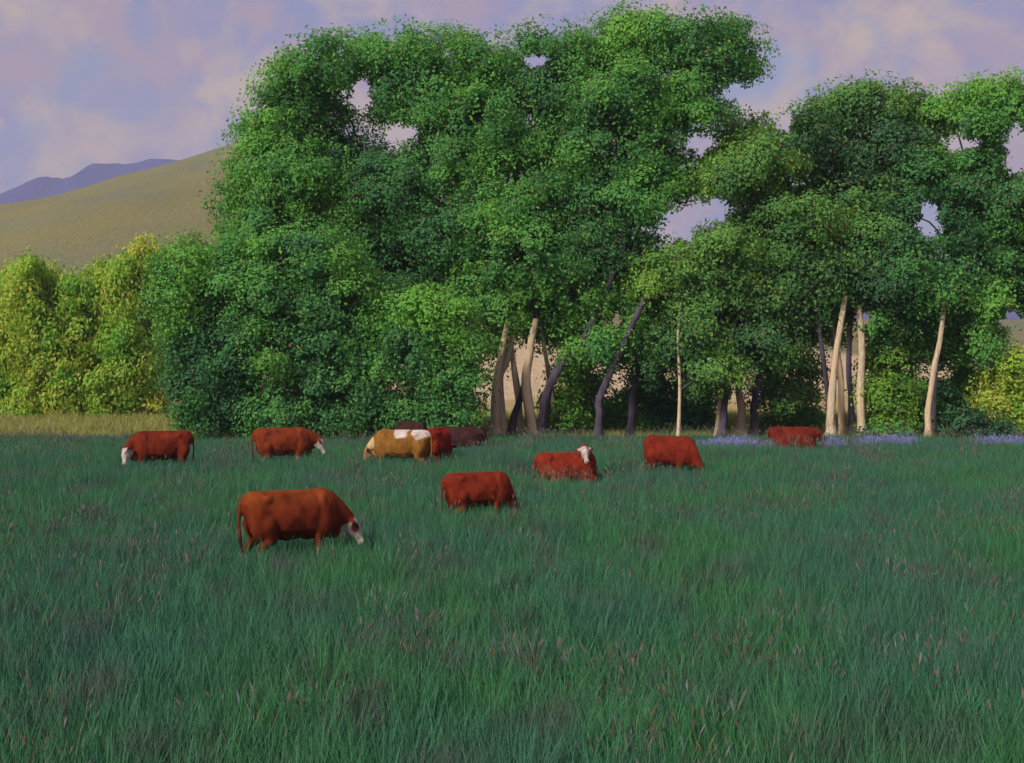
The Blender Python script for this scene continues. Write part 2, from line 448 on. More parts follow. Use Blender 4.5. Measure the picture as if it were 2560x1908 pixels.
def leaf_colours(P, C, palette, rust, seed):
    """palette: dark, mid, light greens; tint drifts over the crown, some twigs carry rusty leaves"""
    rng = np.random.default_rng(seed)
    n = len(P)
    pal = np.array(palette)
    drift = np.array([nzf(*(p * 0.30 + seed)) for p in P[::1]]) if n < 9000 else np.interp(np.arange(n), np.arange(0, n, 6), np.array([nzf(*(p * 0.30 + seed)) for p in P[::6]]))
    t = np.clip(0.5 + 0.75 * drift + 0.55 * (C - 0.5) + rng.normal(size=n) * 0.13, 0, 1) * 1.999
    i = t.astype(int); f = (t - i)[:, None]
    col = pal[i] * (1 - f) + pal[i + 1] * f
    patch = np.interp(np.arange(n), np.arange(0, n, 6), np.array([nzf(*(p * 0.8 + seed * 3 + 20)) for p in P[::6]]))
    isr = rng.uniform(size=n) < 0.7 * rust * np.clip(0.3 + patch * 3.0, 0.05, 3)
    col[isr] = np.array([0.22, 0.165, 0.065]) * rng.uniform(0.6, 1.3, (isr.sum(), 1))
    return col * rng.uniform(0.88, 1.12, (n, 1))

GREEN_A = [(0.066, 0.195, 0.085), (0.115, 0.335, 0.090), (0.215, 0.480, 0.085)]     # mid green
GREEN_B = [(0.068, 0.175, 0.078), (0.130, 0.310, 0.082), (0.260, 0.460, 0.085)]     # warmer
GREEN_D = [(0.042, 0.135, 0.088), (0.075, 0.240, 0.100), (0.150, 0.400, 0.095)]     # deep bluish green
YELLOW = [(0.16, 0.40, 0.06), (0.31, 0.50, 0.06), (0.50, 0.53, 0.10)]
LIME = [(0.10, 0.26, 0.05), (0.17, 0.36, 0.05), (0.28, 0.46, 0.07)]

def make_tree(name, label, cat, base, stems, lobes, d0, palette, dspread=1.3, dens=1.0, rust=0.06, leaf=0.142, seed=1, group=None, droop=None, limb_r=0.05):
    """base/stems in the 2217 view; stems: list of (points [(x, y)...], foot radius m, pale?, depth)"""
    bp = atD(*base, d0); bp.z = 0
    root = thing(name, label, cat, bp, 0, group)
    inv = -bp
    tops = []
    for si, (pts, r, pale, dd) in enumerate(stems):
        w = [atD(x, y, dd) for x, y in pts]
        foot = Vector((w[0].x, w[0].y, 0.0)) if w[0].z > 0.0 else Vector((w[0].x, w[0].y, w[0].z))
        w[0] = foot - Vector((0, 0, 0.15))
        n = len(w)
        w.insert(1, w[0].lerp(w[1], min(0.5, 0.7 / max(0.71, (w[1] - w[0]).length)))); n += 1        # root flare
        rad = [r * (1.75 if i == 0 else 1 - 0.5 * i / (n - 1)) for i in range(n)]
        v, f = tube([p + inv for p in w], rad, 12, 0.34, si + seed)
        tr = link('trunk', mesh_np('trunk', v, f, True), BARK_PALE if pale else BARK_DARK, root)
        for k in range(1, n):
            for q in (0.35, 0.7, 1.0): tops.append((w[k - 1].lerp(w[k], q), rad[k]))
    P, N, C, LC = crown_points(lobes, d0, dspread, dens, leaf, seed)
    # limbs grow from the stems to the heart of every lobe
    if tops:
        rng = random.Random(seed)
        for li in range(len(lobes)):
            m = LC == li
            if not m.any(): continue
            c = Vector(P[m].mean(0))
            s, rr = min(tops, key=lambda q: (q[0] - c).length + (3.0 if q[0].z > c.z - 0.3 else 0.0) + rng.uniform(0, 0.6))
            mid = s.lerp(c, 0.5) + Vector((rng.uniform(-.6, .6), rng.uniform(-.4, .4), rng.uniform(-.1, .8)))
            r0 = min(rr * 0.9, limb_r)
            v, f = tube([s + inv, mid + inv, c + inv], [r0, r0 * 0.6, r0 * 0.2], 6, 0.1, li)
            link('limb', mesh_np('limb', v, f, True), BARK_DARK, root)
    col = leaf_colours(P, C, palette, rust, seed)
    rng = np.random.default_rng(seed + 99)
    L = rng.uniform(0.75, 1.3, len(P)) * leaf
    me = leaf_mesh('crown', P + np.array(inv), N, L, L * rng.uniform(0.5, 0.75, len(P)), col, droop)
    link('crown', me, None, root)
    return root

# tall tree at the left of the grove
make_tree('broadleaf_tree', 'tall green tree on the left of the grove, rising behind the low leafy trees', 'tree', (700, 955),
    [([(720, 955), (730, 780), (760, 560), (790, 380)], 0.30, False, 59.5), ([(760, 955), (800, 760), (880, 520), (930, 320)], 0.22, False, 59.8)],
    [(700, 140, 80, 60), (640, 190, 75, 60), (770, 135, 80, 55), (870, 120, 95, 55), (960, 125, 85, 55), (600, 260, 75, 65), (560, 350, 72, 70), (540, 430, 75, 70),
     (690, 280, 90, 80), (640, 390, 100, 90), (760, 380, 110, 80), (700, 480, 120, 80), (600, 500, 80, 60), (860, 400, 110, 85), (840, 520, 120, 90), (940, 220, 110, 90),
     (860, 200, 70, 50), (980, 360, 110, 95), (980, 500, 110, 90), (930, 610, 110, 70), (830, 640, 100, 60), (1040, 130, 60, 45), (1030, 190, 70, 60), (540, 520, 60, 50), (1060, 340, 70, 60), (1040, 620, 70, 70)],
    59.5, GREEN_A, 1.6, 1.0, 0.07, seed=3)
# tallest tree, centre
make_tree('broadleaf_tree', 'tallest tree, its top leaning right, over a fan of pale and dark stems', 'tree', (1130, 955),
    [([(1070, 952), (1075, 831), (1084, 777), (1100, 690)], 0.20, True, 57.6), ([(1093, 942), (1081, 824), (1097, 780), (1120, 690)], 0.19, True, 57.9),
     ([(1100, 948), (1116, 890), (1138, 820), (1180, 560)], 0.17, False, 57.8), ([(1158, 945), (1139, 831), (1148, 757), (1160, 690)], 0.22, True, 57.4),
     ([(1124, 946), (1122, 860), (1112, 790), (1100, 700)], 0.17, True, 58.1), ([(1205, 942), (1196, 870), (1186, 800), (1170, 700)], 0.13, True, 58.6), ([(1165, 940), (1185, 850), (1215, 790), (1262, 740), (1340, 560), (1420, 300)], 0.20, False, 57.4)],
    [(1190, 105, 85, 45), (1110, 150, 90, 70), (1290, 110, 85, 55), (1380, 90, 95, 58), (1480, 85, 100, 52), (1575, 105, 75, 52), (1610, 130, 55, 36), (1500, 170, 100, 60),
     (1040, 260, 90, 80), (1230, 200, 110, 75), (1340, 210, 110, 80), (1440, 240, 100, 60), (1160, 300, 110, 85), (1290, 320, 120, 85), (1400, 330, 80, 65),
     (1110, 420, 105, 85), (1230, 440, 110, 85), (1340, 430, 80, 70), (1150, 550, 110, 80), (1270, 560, 110, 80), (1370, 560, 80, 70), (1100, 660, 95, 70), (1200, 690, 90, 60),
     (1300, 660, 90, 55), (1380, 690, 80, 55), (1290, 750, 90, 40), (1390, 770, 80, 40), (1450, 370, 75, 55), (1400, 420, 75, 50), (1520, 250, 70, 36), (1050, 740, 50, 45), (1060, 560, 80, 80), (1250, 640, 90, 60), (1060, 460, 80, 70)],
    58.6, GREEN_A, 1.6, 1.0, 0.09, seed=7)
# middle tree
make_tree('broadleaf_tree', 'middle tree with light yellowish-green leaves below the openings of pink sky', 'tree', (1330, 955),
    [([(1295, 962), (1298, 894), (1305, 843), (1400, 640)], 0.20, False, 56.8), ([(1364, 950), (1370, 880), (1373, 840), (1440, 640)], 0.19, False, 58.4),
     ([(1468, 950), (1472, 846), (1468, 740), (1470, 690)], 0.08, True, 56.2)],
    [(1490, 570, 80, 50), (1430, 600, 70, 60), (1570, 540, 75, 50), (1560, 620, 95, 60), (1460, 660, 80, 60), (1500, 730, 85, 55), (1580, 740, 80, 60), (1440, 800, 70, 40), (1540, 810, 70, 40)],
    57.4, GREEN_B, 1.0, 1.0, 0.10, seed=12)
# right-centre tree
make_tree('broadleaf_tree', 'broad dark-hearted tree right of centre, stems parting behind the dark red cow', 'tree', (1680, 958),
    [([(1562, 956), (1568, 900), (1574, 850), (1640, 620)], 0.19, False, 57.0), ([(1633, 960), (1634, 900), (1637, 850), (1700, 560)], 0.20, False, 57.6),
     ([(1804, 953), (1796, 900), (1790, 840), (1760, 600)], 0.16, False, 57.2), ([(1845, 945), (1842, 860), (1838, 780), (1850, 520)], 0.15, False, 58.0),
     ([(1799, 950), (1799, 890), (1806, 800), (1830, 640)], 0.20, True, 56.9), ([(1868, 945), (1862, 860), (1866, 760), (1860, 660)], 0.20, True, 57.3),
     ([(1825, 948), (1822, 880), (1818, 800), (1800, 700)], 0.17, True, 58.2), ([(1604, 952), (1606, 890), (1602, 820), (1640, 700)], 0.19, True, 57.9), ([(1548, 954), (1556, 900), (1566, 840), (1620, 700)], 0.12, True, 57.6)],
    [(1620, 300, 62, 42), (1650, 350, 80, 55), (1590, 375, 75, 45), (1740, 285, 60, 40), (1820, 240, 75, 50), (1900, 225, 75, 48), (1975, 245, 60, 42), (1720, 370, 95, 70),
     (1830, 330, 95, 75), (1930, 330, 90, 75), (1660, 430, 70, 45), (1740, 470, 95, 70), (1840, 450, 95, 80), (1930, 450, 70, 70), (1640, 530, 90, 60), (1750, 590, 95, 80), (1850, 570, 90, 75),
     (1660, 640, 90, 65), (1760, 690, 85, 60), (1640, 750, 80, 55), (1700, 800, 80, 55), (1690, 865, 60, 32), (1840, 640, 70, 40), (1555, 350, 50, 34), (1610, 500, 65, 45), (1560, 395, 65, 36), (1890, 400, 90, 65), (1960, 410, 55, 55), (1900, 530, 80, 65), (1920, 610, 75, 55), (1700, 530, 80, 60), (1790, 540, 80, 60), (1800, 620, 80, 60), (1720, 660, 80, 60), (1600, 680, 70, 60)],
    58.4, GREEN_B, 1.5, 1.0, 0.09, seed=21)
# right-hand tree
make_tree('broadleaf_tree', 'tree at the right edge with a slim tan leaning trunk', 'tree', (2010, 955),
    [([(2010, 952), (2010, 887), (2022, 800), (2035, 738), (2044, 660)], 0.15, True, 56.4), ([(2016, 952), (2030, 760), (2070, 560), (2095, 470), (2105, 400)], 0.13, False, 57.9)],
    [(2050, 240, 65, 40), (2130, 215, 70, 38), (2200, 200, 60, 28), (2040, 350, 60, 60), (2110, 390, 60, 60), (1960, 570, 70, 60), (2060, 580, 80, 70), (2120, 480, 70, 65),
     (2190, 460, 65, 60), (2150, 580, 80, 70), (2215, 560, 60, 80), (1980, 660, 80, 60), (2070, 670, 80, 55), (2150, 650, 60, 50), (2000, 740, 60, 50), (2090, 740, 60, 50), (2250, 430, 60, 90), (2250, 230, 70, 30), (2060, 420, 65, 65), (2000, 390, 55, 60), (2045, 500, 50, 45), (2217, 650, 50, 45), (2120, 280, 50, 36), (2130, 340, 50, 45), (2180, 270, 50, 32), (2160, 400, 55, 50), (2120, 740, 50, 45), (1960, 480, 40, 50), (1930, 700, 60, 60), (2030, 620, 80, 60), (2110, 560, 70, 60)],
    57.8, GREEN_A, 1.3, 1.0, 0.08, seed=31)
# low leafy trees reaching the ground on the left
make_tree('leafy_tree', 'low dark tree at the left end of the grove, leaves down to the grass', 'tree', (440, 950),
    [([(450, 950), (450, 850), (445, 700), (440, 600)], 0.14, False, 56.0)],
    [(410, 570, 66, 58, -0.5, 0.7), (385, 640, 52, 70, -0.6, 0.7), (460, 600, 55, 65), (395, 730, 48, 70), (460, 720, 65, 85), (420, 810, 58, 70), (480, 830, 66, 75), (430, 890, 55, 45), (500, 895, 70, 42), (515, 640, 48, 65), (525, 760, 50, 80), (545, 885, 55, 48), (500, 560, 50, 50)],  # raised tone paints the sunlit left rim
    56.0, GREEN_A, 0.7, 1.15, 0.03, seed=41)
make_tree('leafy_tree', 'rounded low tree with a bright left side, behind the brown cow with white nose', 'tree', (680, 950),
    [([(690, 952), (690, 850), (685, 720), (680, 620)], 0.16, False, 55.8)],
    [(610, 570, 72, 68, -0.4, 0.6), (570, 650, 50, 72, -0.8, 0.75), (690, 560, 85, 70), (640, 660, 80, 75), (580, 750, 52, 65, -0.8, 0.6), (740, 650, 85, 75), (690, 750, 90, 70), (780, 740, 75, 75), (640, 840, 80, 60), (740, 840, 85, 65),  # left lobes painted lighter, as if the sun caught them
     (600, 895, 70, 40), (700, 905, 90, 38), (800, 880, 65, 50), (850, 770, 48, 70), (850, 890, 45, 45), (840, 690, 50, 50)],
    55.9, GREEN_A, 0.7, 1.1, 0.05, seed=47)
make_tree('leafy_tree', 'low bright-topped tree beside the fan of pale stems', 'tree', (930, 950),
    [([(940, 952), (940, 860), (935, 760), (935, 690)], 0.13, False, 55.4)],
    [(920, 680, 66, 46, -0.5, 0.8), (965, 690, 55, 45, -0.4, 0.7), (900, 760, 55, 60), (970, 760, 65, 62), (930, 830, 72, 62), (1000, 830, 48, 60), (900, 895, 62, 42), (980, 900, 62, 40)],  # top lobes get their sunlight as lighter leaf colour
    55.3, GREEN_A, 0.6, 1.15, 0.05, seed=53)
# shrubs
def shrub(label, base_x, d, lobes, palette, seed, group=None, rust=0.04, leaf=0.15, cat='shrub', name='shrub', droop=None, dens=1.2):
    bx = (base_x, 958)
    return make_tree(name, label, cat, bx, [([(base_x, 958), (base_x + 3, lobes[0][1] + 20), (lobes[0][0], lobes[0][1])], 0.05, False, d)], lobes, d, palette, 0.4, dens, rust, leaf, seed, group, droop, 0.03)
shrub('bright green upright shrub between the dark stems in the middle', 1230, 58.8, [(1232, 800, 34, 42), (1225, 870, 38, 45), (1228, 925, 42, 28)], LIME, 61)
shrub('dark bluish shrub in the shade left of the pale dangling stem', 1420, 60.5, [(1420, 850, 50, 40), (1440, 905, 60, 42)], GREEN_D, 62)
shrub('dark bluish shrub in the shade just right of the pale dangling stem', 1520, 60.8, [(1510, 860, 45, 42), (1500, 915, 55, 38)], GREEN_D, 63)
shrub('green shrub low between the right-hand parting stems and the dark red cow', 1735, 61.0, [(1735, 890, 40, 34), (1700, 925, 50, 28)], GREEN_A, 58)
shrub('green shrub filling the shade right of the bright upright shrub', 1275, 62.0, [(1275, 850, 40, 45), (1265, 915, 45, 40)], GREEN_D, 59)
shrub('dark bluish shrub behind the two short dark stems in the middle', 1335, 61.5, [(1335, 880, 42, 38), (1345, 925, 50, 30), (1290, 915, 36, 30)], GREEN_D, 69)
shrub('dark green shrub at the foot of the slim tan trunk', 2010, 59.5, [(2010, 860, 44, 40), (2000, 915, 55, 38), (2040, 900, 40, 40)], GREEN_D, 60)
shrub('bright green shrub under the right-hand tree, left of the slim tan trunk', 1930, 58.4, [(1930, 790, 48, 55), (1915, 860, 50, 55), (1960, 870, 45, 50), (1935, 920, 60, 35)], LIME, 64)
shrub('sunny yellow-green shrub at the right edge of the picture', 2190, 57.6, [(2190, 800, 48, 45), (2160, 850, 45, 50), (2210, 870, 50, 50), (2180, 915, 60, 35)], YELLOW, 65)
shrub('green shrub between the slim tan trunk and the yellow-green shrub', 2090, 60.0, [(2090, 830, 50, 50), (2075, 890, 50, 42), (2120, 900, 50, 38)], GREEN_A, 66)
shrub('low dark bramble with a rusty base at the right end of the field edge', 2105, 55.6, [(2085, 915, 34, 28), (2115, 925, 50, 24), (2150, 940, 40, 15)], GREEN_D, 67, rust=0.5)
shrub('small dark shrub beside the stems, left of the slim tan trunk', 1890, 55.8, [(1900, 945, 30, 14), (1930, 948, 30, 10)], GREEN_D, 68, rust=0.1)
# yellow-green willows on the left, beyond the field
WILLOW = [(14, 650, 78.0, 'leftmost yellow-green willow, cut by the picture edge'),
          (66, 625, 76.4, 'yellow-green willow second from the left edge'),
          (118, 640, 78.6, 'yellow-green willow third from the left edge'),
          (170, 662, 76.8, 'shorter yellow-green willow in the middle of the left thicket'),
          (222, 640, 78.4, 'yellow-green willow third nearest the dark grove'),
          (266, 622, 76.2, 'yellow-green willow second nearest the dark grove'),
          (312, 605, 77.4, 'tall yellow-green willow touching the dark grove')]
for i, (x, top, d, lab) in enumerate(WILLOW):
    rr = random.Random(70 + i)
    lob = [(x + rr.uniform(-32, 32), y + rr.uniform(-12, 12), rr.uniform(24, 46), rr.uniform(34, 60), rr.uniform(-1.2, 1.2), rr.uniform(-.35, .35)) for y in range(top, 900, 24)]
    lob += [(x + rr.uniform(-26, 26), top - 26 + rr.uniform(-16, 16), rr.uniform(9, 16), rr.uniform(30, 44)) for k in range(4)] + [(x - 30, 895, 36, 26), (x + 30, 898, 36, 24)]
    make_tree('willow_tree', lab, 'tree', (x, 905), [([(x, 905), (x + 4, 820), (x - 6, top + 60)], 0.09, True, d), ([(x + 14, 905), (x + 20, 840), (x + 24, top + 110)], 0.06, True, d)],
              lob, d, YELLOW, 0.8, 0.75, 0.04, 0.22, 70 + i, 'yellow-green willows left of the grove', 0.5, 0.04)

# ------------------------------------------------------------------ cattle
def sphere_tpl():
    import bmesh
    bm = bmesh.new(); bmesh.ops.create_icosphere(bm, subdivisions=2, radius=1.0)
    V = np.array([v.co[:] for v in bm.verts]); F = np.array([[v.index for v in f.verts] for f in bm.faces]); bm.free()
    return V, F
SV, SF = sphere_tpl()
class Blob:
    def __init__(s): s.V, s.F, s.n = [], [], 0
    def ell(s, c, r, rot=None):
        v = SV * np.array(r)
        if rot is not None: v = v @ np.array(rot).T
        s.V.append(v + np.array(c)); s.F.append(SF + s.n); s.n += len(SV)
    def cap(s, a, b, ra, rb, sq=(1, 1, 1)):
        a, b = np.array(a, float), np.array(b, float)
        n = max(2, int(np.linalg.norm(b - a) / (0.45 * min(ra, rb))) + 1)
        for t in np.linspace(0, 1, n):
            r = ra + (rb - ra) * t
            s.ell(a + (b - a) * t, (r * sq[0], r * sq[1], r * sq[2]))
    def chain(s, pts, rad, sq=(1, 1, 1)):
        for i in range(len(pts) - 1): s.cap(pts[i], pts[i + 1], rad[i], rad[i + 1], sq)
    def mesh(s, name, voxel=0.024, smooth=3):
        me = mesh_np('tmp', np.concatenate(s.V), np.concatenate(s.F))
        o = bpy.data.objects.new('tmp', me); SC.collection.objects.link(o)
        m = o.modifiers.new('r', 'REMESH'); m.mode = 'VOXEL'; m.voxel_size = voxel; m.use_smooth_shade = True
        m2 = o.modifiers.new('s', 'SMOOTH'); m2.factor = 0.5; m2.iterations = smooth
        dg = bpy.context.evaluated_depsgraph_get(); dg.update()
        res = bpy.data.meshes.new_from_object(o.evaluated_get(dg)); res.name = name
        bpy.data.objects.remove(o); bpy.data.meshes.remove(me)
        res.polygons.foreach_set('use_smooth', np.ones(len(res.polygons), bool))
        return res

def head_blob(B, P, M, side):
    """P poll, M muzzle (numpy), side = unit vector to the animal's left. Returns frame for eyes"""
    ax = (M - P); L = np.linalg.norm(ax); ax = ax / L
    up = np.cross(ax, side)
    if True:
        up /= np.linalg.norm(up)
    R = np.stack([ax, side, up], 1)
    def q(t, s_, u): return P + ax * t * L + side * s_ + up * u
    B.ell(q(0.10, 0, 0.0), (0.15, 0.125, 0.13), R)      # skull
    B.ell(q(0.33, 0, 0.005), (0.17, 0.105, 0.12), R)    # brow and cheeks
    B.ell(q(0.28, 0, -0.075), (0.17, 0.075, 0.10), R)   # jaw
    B.ell(q(0.62, 0, -0.01), (0.16, 0.078, 0.088), R)   # nose bridge
    B.ell(q(0.92, 0, -0.015), (0.085, 0.088, 0.078), R) # muzzle
    for s_ in (-1, 1):
        B.ell(q(0.27, 0.093 * s_, 0.045), (0.055, 0.035, 0.035), R)  # brow ridge
        e = side * s_ * 0.9 - ax * 0.15 - up * 0.25
        e /= np.linalg.norm(e)
        f = np.cross(e, ax); f /= np.linalg.norm(f); g = np.cross(e, f)
        Re = np.stack([e, f, g], 1)
        B.ell(q(0.02, 0.19 * s_, -0.01) , (0.115, 0.036, 0.06), Re)      # ear
    return q, R

def build_cow(poll, muzzle, lying=False, belly=1.0, side=None, tail_swing=0.0):
    B = Blob()
    dz = -0.52 if lying else 0.0
    def z(p): return (p[0], p[1], p[2] + dz)
    # trunk
    B.ell(z((-0.70, 0, 1.08)), (0.30, 0.25, 0.27)); B.ell(z((-0.62, 0, 0.96)), (0.33, 0.27, 0.33))
    B.ell(z((-0.35, 0, 1.02)), (0.45, 0.28, 0.31)); B.ell(z((-0.15, 0, 0.90)), (0.60, 0.34 * belly, 0.37 * belly))
    B.ell(z((0.22, 0, 0.92)), (0.50, 0.31, 0.39)); B.ell(z((0.50, 0, 0.98)), (0.34, 0.26, 0.37)); B.ell(z((0.62, 0, 0.86)), (0.25, 0.22, 0.30))
    B.cap(z((-0.82, 0, 1.24)), z((0.45, 0, 1.22)), 0.10, 0.12); B.ell(z((0.46, 0, 1.20)), (0.26, 0.13, 0.155))
    for s in (-1, 1):
        B.ell(z((-0.58, 0.17 * s, 1.20)), (0.12, 0.08, 0.08))         # hip bones
        B.ell(z((-0.68, 0.15 * s, 0.86)), (0.24, 0.14, 0.32)); B.ell(z((0.48, 0.17 * s, 0.88)), (0.20, 0.13, 0.34))
    for s in (-1, 1):                                                  # hook and pin bones, shoulder blade
        B.ell(z((-0.60, 0.20 * s, 1.215)), (0.07, 0.05, 0.05)); B.ell(z((-0.93, 0.10 * s, 1.13)), (0.07, 0.05, 0.06))
        B.ell(z((0.46, 0.19 * s, 1.02)), (0.10, 0.09, 0.24)); B.ell(z((0.60, 0.17 * s, 0.86)), (0.12, 0.10, 0.13))
    B.ell(z((0.74, 0, 0.66)), (0.16, 0.09, 0.14))                     # brisket
    # neck and head
    P, M = np.array(poll), np.array(muzzle)
    sh = np.array(z((0.60, 0, 1.08)))
    mid = sh * 0.5 + P * 0.5 + np.array([0, 0, 0.03])
    for i, (a, b, ra, rb) in enumerate(((sh, mid, 0.25, 0.185), (mid, P, 0.185, 0.135))): B.cap(a, b, ra, rb, (1, 0.72, 1))
    B.cap(sh + np.array([0.06, 0, -0.22]), P + (M - P) * 0.15 + np.array([-0.03, 0, -0.06]), 0.16, 0.09, (1, 0.5, 1))   # throat, dewlap
    if side is None:
        sd_ = np.array([0, 1.0, 0])
    else: sd_ = np.array(side, float)
    ax = M - P; sd_ = sd_ - ax * (sd_ @ ax) / (ax @ ax); sd_ /= np.linalg.norm(sd_)
    q, R = head_blob(B, P, M, sd_)
    # legs
    hooves = []
    if not lying:
        for s, k in ((1, 0.07), (-1, -0.08)):
            B.chain([(0.50 + k, 0.16 * s, 0.80), (0.47 + k, 0.15 * s, 0.55), (0.50 + k, 0.145 * s, 0.36), (0.49 + k, 0.145 * s, 0.12)], [0.13, 0.085, 0.058, 0.045])
            B.ell((0.505 + k, 0.145 * s, 0.36), (0.062, 0.058, 0.075)); B.ell((0.50 + k, 0.145 * s, 0.10), (0.058, 0.055, 0.06))
            hooves.append((0.52 + k, 0.145 * s))
            B.chain([(-0.66 - k, 0.17 * s, 0.82), (-0.58 - k, 0.165 * s, 0.62), (-0.80 - k, 0.16 * s, 0.42), (-0.76 - k, 0.155 * s, 0.12)], [0.19, 0.12, 0.062, 0.047])
            B.ell((-0.80 - k, 0.16 * s, 0.43), (0.065, 0.05, 0.075)); B.ell((-0.75 - k, 0.155 * s, 0.10), (0.058, 0.055, 0.06))
            hooves.append((-0.73 - k, 0.155 * s))
    else:
        for s in (1, -1):
            B.chain([(0.48, 0.2 * s, 0.30), (0.78, 0.24 * s, 0.14), (0.52, 0.26 * s, 0.07)], [0.13, 0.07, 0.05])
            B.chain([(-0.60, 0.22 * s, 0.34), (-0.22, 0.36 * s, 0.16), (-0.60, 0.42 * s, 0.08), (-0.34, 0.46 * s, 0.06)], [0.2, 0.13, 0.065, 0.05])
    # tail
    tz = 1.26 + dz
    tl = [(-0.92, 0.0, tz), (-1.03, 0.01, tz - 0.12), (-1.05, 0.03 + tail_swing * .4, tz - 0.45), (-1.02, 0.05 + tail_swing, max(0.08, tz - 0.78))]
    B.chain(tl, [0.05, 0.042, 0.034, 0.034]); B.ell((tl[-1][0], tl[-1][1], max(0.1, tl[-1][2] - 0.06)), (0.05, 0.05, 0.12))
    me = B.mesh('body')
    return me, q, R, (P, M, tl), hooves

RED = (0.144, 0.02, 0.0072); ORANGE = (0.176, 0.032, 0.008); DEEP = (0.12, 0.022, 0.013); TAN = (0.225, 0.105, 0.02); DARK = (0.040, 0.016, 0.016)
WHITE = (0.50, 0.45, 0.42)
def paint(me, geo, coat, face, patches, seed, under=0.0, top=None):
    P, M, tl = geo
    n = len(me.vertices); V = np.empty(n * 3, np.float32); me.vertices.foreach_get('co', V); V = V.reshape(-1, 3).astype(float)
    nz = np.array([nzf(*(v * 4 + seed)) for v in V])
    col = np.tile(np.array(coat), (n, 1)) * (1 + 0.22 * nz[:, None])
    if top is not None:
        t = np.clip((V[:, 2] - 1.0) / 0.35 + 0.4 * nz, 0, 1)[:, None]; col = col * (1 - t) + np.array(top) * t  # sunlit back painted in as a lighter coat towards the top
    def put(mask_f, c):
        m = np.clip(mask_f, 0, 1)[:, None]; col[:] = col * (1 - m) + np.array(c) * m
    if under > 0: put((under - V[:, 2] + 0.12 * nz) * 12, (0.45, 0.34, 0.29))
    for (c, r, cc) in patches:
        d = np.linalg.norm((V - np.array(c)) / np.array(r), axis=1); put((1 - d + 0.35 * nz) * 6, cc)
    ax = M - P; L2 = ax @ ax
    t = ((V - P) @ ax) / L2; dist = np.linalg.norm(V - (P + np.clip(t, 0, 1)[:, None] * ax), axis=1)
    onhead = (dist < 0.21)
    if face is not None: put(np.where(onhead, (t + 0.03 + 0.05 * nz) * 14, 0), face)
    put(np.where(onhead & (t > 0.93), (t - 0.93) * 12, 0), (0.32, 0.19, 0.16))
    tip = np.array(tl[-1]); put((0.2 - np.linalg.norm(V - tip, axis=1)) * 12, tuple(np.array(coat) * 0.25))
    put(np.where((V[:, 2] < 0.06), 1.0, 0.0), (0.05, 0.04, 0.035))
    a = me.attributes.new('tint', 'FLOAT_COLOR', 'POINT')
    a.data.foreach_set('color', np.concatenate([np.clip(col, 0.005, 1), np.ones((n, 1))], 1).astype(np.float32).ravel())
    me.materials.clear(); me.materials.append(COAT)

FOOT = []          # footprints of lying cattle, kept free of tall grass
def cow(label, px, yback, yaw, poll=(1.12, 0, 0.74), muzzle=(1.32, 0, 0.32), coat=RED, face=WHITE, patches=(), size=1.0, lying=False, seed=0,
        side=None, under=0.0, top=None, goggles=False, tail=0.0, h=None):
    hb = (h if h else (0.83 if lying else 1.335)) * size
    c, s = math.cos(PITCH), math.sin(PITCH)
    lo, hi = 10.0, 80.0                       # distance at which the back shows at yback
    for _ in range(50):
        mid = (lo + hi) / 2
        if at(px, yback, mid).z > hb: lo = mid
        else: hi = mid
    d = (lo + hi) / 2; x = at(px, yback, d).x
    root = thing('cow', label, 'cow', (x, d, 0), yaw, 'cattle in the pasture')
    me, q, R, geo, hooves = build_cow(poll, muzzle, lying, 1.0, side, tail)
    pl = list(patches)
    if goggles:
        for s_ in (-1, 1): pass
    paint(me, geo, coat, face, pl, seed, under, top)
    if goggles:
        n = len(me.vertices); V = np.empty(n * 3, np.float32); me.vertices.foreach_get('co', V); V = V.reshape(-1, 3)
        a = me.attributes['tint']; C = np.empty(n * 4, np.float32); a.data.foreach_get('color', C); C = C.reshape(-1, 4)
        for s_ in (-1, 1):
            e = q(0.30, 0.10 * s_, 0.0); m = np.clip((0.105 - np.linalg.norm(V - e, axis=1)) * 25, 0, 1)[:, None]
            C[:, :3] = C[:, :3] * (1 - m) + np.array(DEEP) * m
        a.data.foreach_set('color', C.ravel())
    body = link('body', me, None, root)
    for s_ in (-1, 1):
        p = q(0.30, 0.100 * s_, 0.030)
        link('eye', mesh_np('eye', SV * 0.021 + p, SF, True), EYE, root)
    for hx, hy in hooves:
        v = SV * np.array([0.075, 0.058, 0.06]) + np.array([hx, hy, 0.035]); v[:, 2] = np.maximum(v[:, 2], 0.0)
        link('hoof', mesh_np('hoof', v, SF, True), HORN, root)
    root.scale = (0.86 * size, size, size)
    if lying: FOOT.append((x, d, yaw, size))
    return root

